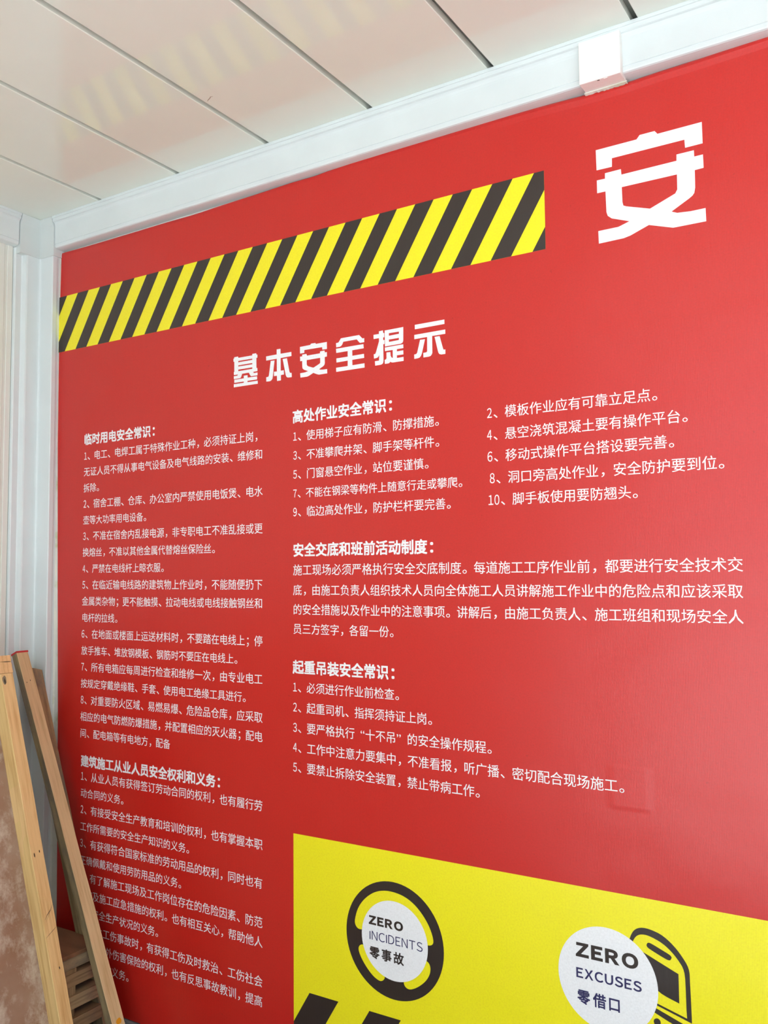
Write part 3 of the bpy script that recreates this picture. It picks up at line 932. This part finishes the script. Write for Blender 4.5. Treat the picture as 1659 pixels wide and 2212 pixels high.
# darker timber behind it
t3, L3 = lean_timber('timber', (-1.978, -0.031, 0.0), (-2.349, -0.031, 1.052), 0.042, 0.035, M_W3, None, M_W2, (-0.016, -0.006, 0.006, 0.0), 0.0015, 7)
tag(t3, 'shorter brown timber with broken top end leaning behind the red-tipped one', 'timber')

# formwork panel leaning on the left ---------------------------------
fp = empty('formwork_panel', (-1.827, -0.30, 0.0))
tag(fp, 'used plywood formwork panel with pine battens and concrete stains leaning at the left wall', 'formwork panel')
bpy.context.view_layer.update()
SLP = 0.3167
def fx(z, off=0.0):
    return -1.817 - SLP * z - off
st, Ls = lean_timber('stile', (fx(0.0), -0.269, 0.0), (fx(1.061), -0.269, 1.061), 0.046, 0.037, M_W4, fp, None, 0.0, 0.0012, 11)
rl = lean_timber('rail', (fx(1.062) + 0.001, -0.267, 1.062), (fx(1.108) + 0.001, -0.267, 1.108), 0.038, 1.75, M_W5, fp, None, 0.0, 0.0012, 12)[0]
ply = lean_timber('plywood_face', (fx(0.0, 0.0482), -0.270, 0.0), (fx(1.061, 0.0482), -0.270, 1.061), 0.015, 1.75, M_PLY, fp, None, 0.0, 0.0006, 13)[0]  # unseen length added towards the camera to darken the banner's lower left
lean_timber('stile', (fx(0.0), -1.950, 0.0), (fx(1.061), -1.950, 1.061), 0.046, 0.037, M_W4, fp, None, 0.0, 0.0012, 14)
spot('knot', st, -0.009, Ls - 0.018, 0.006, 0.014, M_W2, seed=21)
spot('knot', st, -0.009, Ls - 0.020, 0.002, 0.008, M_CRACK, 0.0006, seed=22)
spot('knot', st, 0.006, Ls - 0.47, 0.0016, 0.004, M_KNOT, seed=23)
spot('knot', st, -0.010, Ls - 0.475, 0.0018, 0.006, M_KNOT, seed=24)
spot('knot', st, 0.006, Ls - 0.755, 0.0016, 0.004, M_KNOT, seed=26)


def scratch(parent, pts, w, mat, proud=0.0005, name='crack'):
    vs, fs = [], []
    for i, (y, z) in enumerate(pts):
        ww = w * (0.25 if i in (0, len(pts) - 1) else 1)
        vs += [(proud, y - ww * 0.2, z - ww), (proud, y + ww * 0.2, z + ww)]
        if i:
            a = 2 * (i - 1)
            fs.append((a, a + 1, a + 3, a + 2))
    return obj(name, vs, fs, mat, parent)


scratch(st, [(-0.012, Ls - 0.635), (-0.003, Ls - 0.625), (0.007, Ls - 0.617), (0.017, Ls - 0.604)], 0.0013, M_CRACK)
scratch(st, [(-0.010, Ls - 0.640), (0.003, Ls - 0.624), (0.014, Ls - 0.612)], 0.0007, M_CRACK)
scratch(st, [(-0.017, Ls - 0.677), (-0.006, Ls - 0.671), (0.008, Ls - 0.664), (0.017, Ls - 0.659)], 0.0006, M_CRACK)
scratch(rl, [(0.840, 0.032), (0.855, 0.031), (0.868, 0.0305), (0.873, 0.0300)], 0.0009, M_CRACK)

# ------------------------------------------------------------------ stack of battens and sheets in the corner
random.seed(21)
ST_X0, ST_X1 = XL + 0.03, -2.020
Y_N, Y_B = -0.90, -0.062
grp = 'boards stacked in the corner'
zt = 0.3135


def pile_board(name, x0, x1, y0, y1, z0, z1, mat, label, cat):
    """Board lying flat, grain along y; built standing and turned so the grain follows it."""
    cx, cy, cz = (x0 + x1) / 2, (y0 + y1) / 2, (z0 + z1) / 2
    L = y1 - y0
    o = box(name, (-(z1 - z0) / 2, -(x1 - x0) / 2, -L / 2), ((z1 - z0) / 2, (x1 - x0) / 2, L / 2), mat, None, 0.0012, 1)
    # local Z -> world -Y, local Y -> world X, local X -> world ... z
    o.matrix_world = Matrix(((0, 1, 0, cx), (0, 0, 1, cy), (1, 0, 0, cz), (0, 0, 0, 1)))
    tag(o, label, cat, grp)
    return o


pile_board('plywood_sheet', ST_X0, ST_X1, Y_N, Y_B, zt - 0.010, zt, M_PLYTOP, 'brown plywood sheet on top of the stacked boards in the corner', 'plywood sheet')
z = zt - 0.0105
o = pile_board('batten', -2.075, ST_X1 - 0.002, Y_N, Y_B, z - 0.030, z, M_W6, 'pale batten with a knot directly under the plywood sheet', 'batten')
spot('knot', o, 0, 0, 0.001, 0.001, M_KNOT)
bpy.data.objects.remove([c for c in o.children][0])
pile_board('batten', -2.39, -2.335, Y_N, Y_B, z - 0.030, z, M_W6, 'pale batten under the wall side of the plywood sheet', 'batten')
names = ['second', 'third', 'fourth', 'fifth']
z -= 0.0305
mats = [M_W7, M_W6, M_W7, M_W6]
for i in range(4):
    if i == 0:
        gap = 0.0125
    else:
        gap = 0.024
    # spacer blocks lie across the stack, their ends show at the left of each gap
    for j, yb in enumerate((-0.78, -0.46, -0.178)):
        blk = box('spacer_block', (ST_X0 + 0.01, yb - 0.022, z - gap + 0.0001), (ST_X1 - 0.004 - 0.003 * i, yb + (0.022 if j < 2 else 0.030), z - 0.0001), mats[i], None, 0.001, 1)
        tag(blk, '%s spacer block in the %s gap down the stack of boards' % (('near', 'middle', 'far')[j], ('top', 'second', 'third', 'lowest')[i]), 'block', grp)
    z -= gap
    h = 0.034
    off = random.uniform(-0.004, 0.003)
    pile_board('plank', ST_X0 + 0.01, ST_X1 + off, Y_N + random.uniform(0, .04), Y_B + random.uniform(-.008, .004), z - h, z, mats[i],
               'weathered wide plank, %s from the top in the corner stack' % ('first', 'second', 'third', 'fourth')[i], 'plank')
    z -= h + 0.0003
rest = z
n_rest = 2
for i in range(n_rest):
    h = rest / n_rest
    pile_board('plank', ST_X0 + 0.01, ST_X1 - 0.003 * i, Y_N, Y_B, rest - h * (i + 1) + 0.0003, rest - h * i - 0.0003, M_W7,
               'thick plank at the bottom of the corner stack, %s' % ('upper of two' if i == 0 else 'resting on the floor'), 'plank')
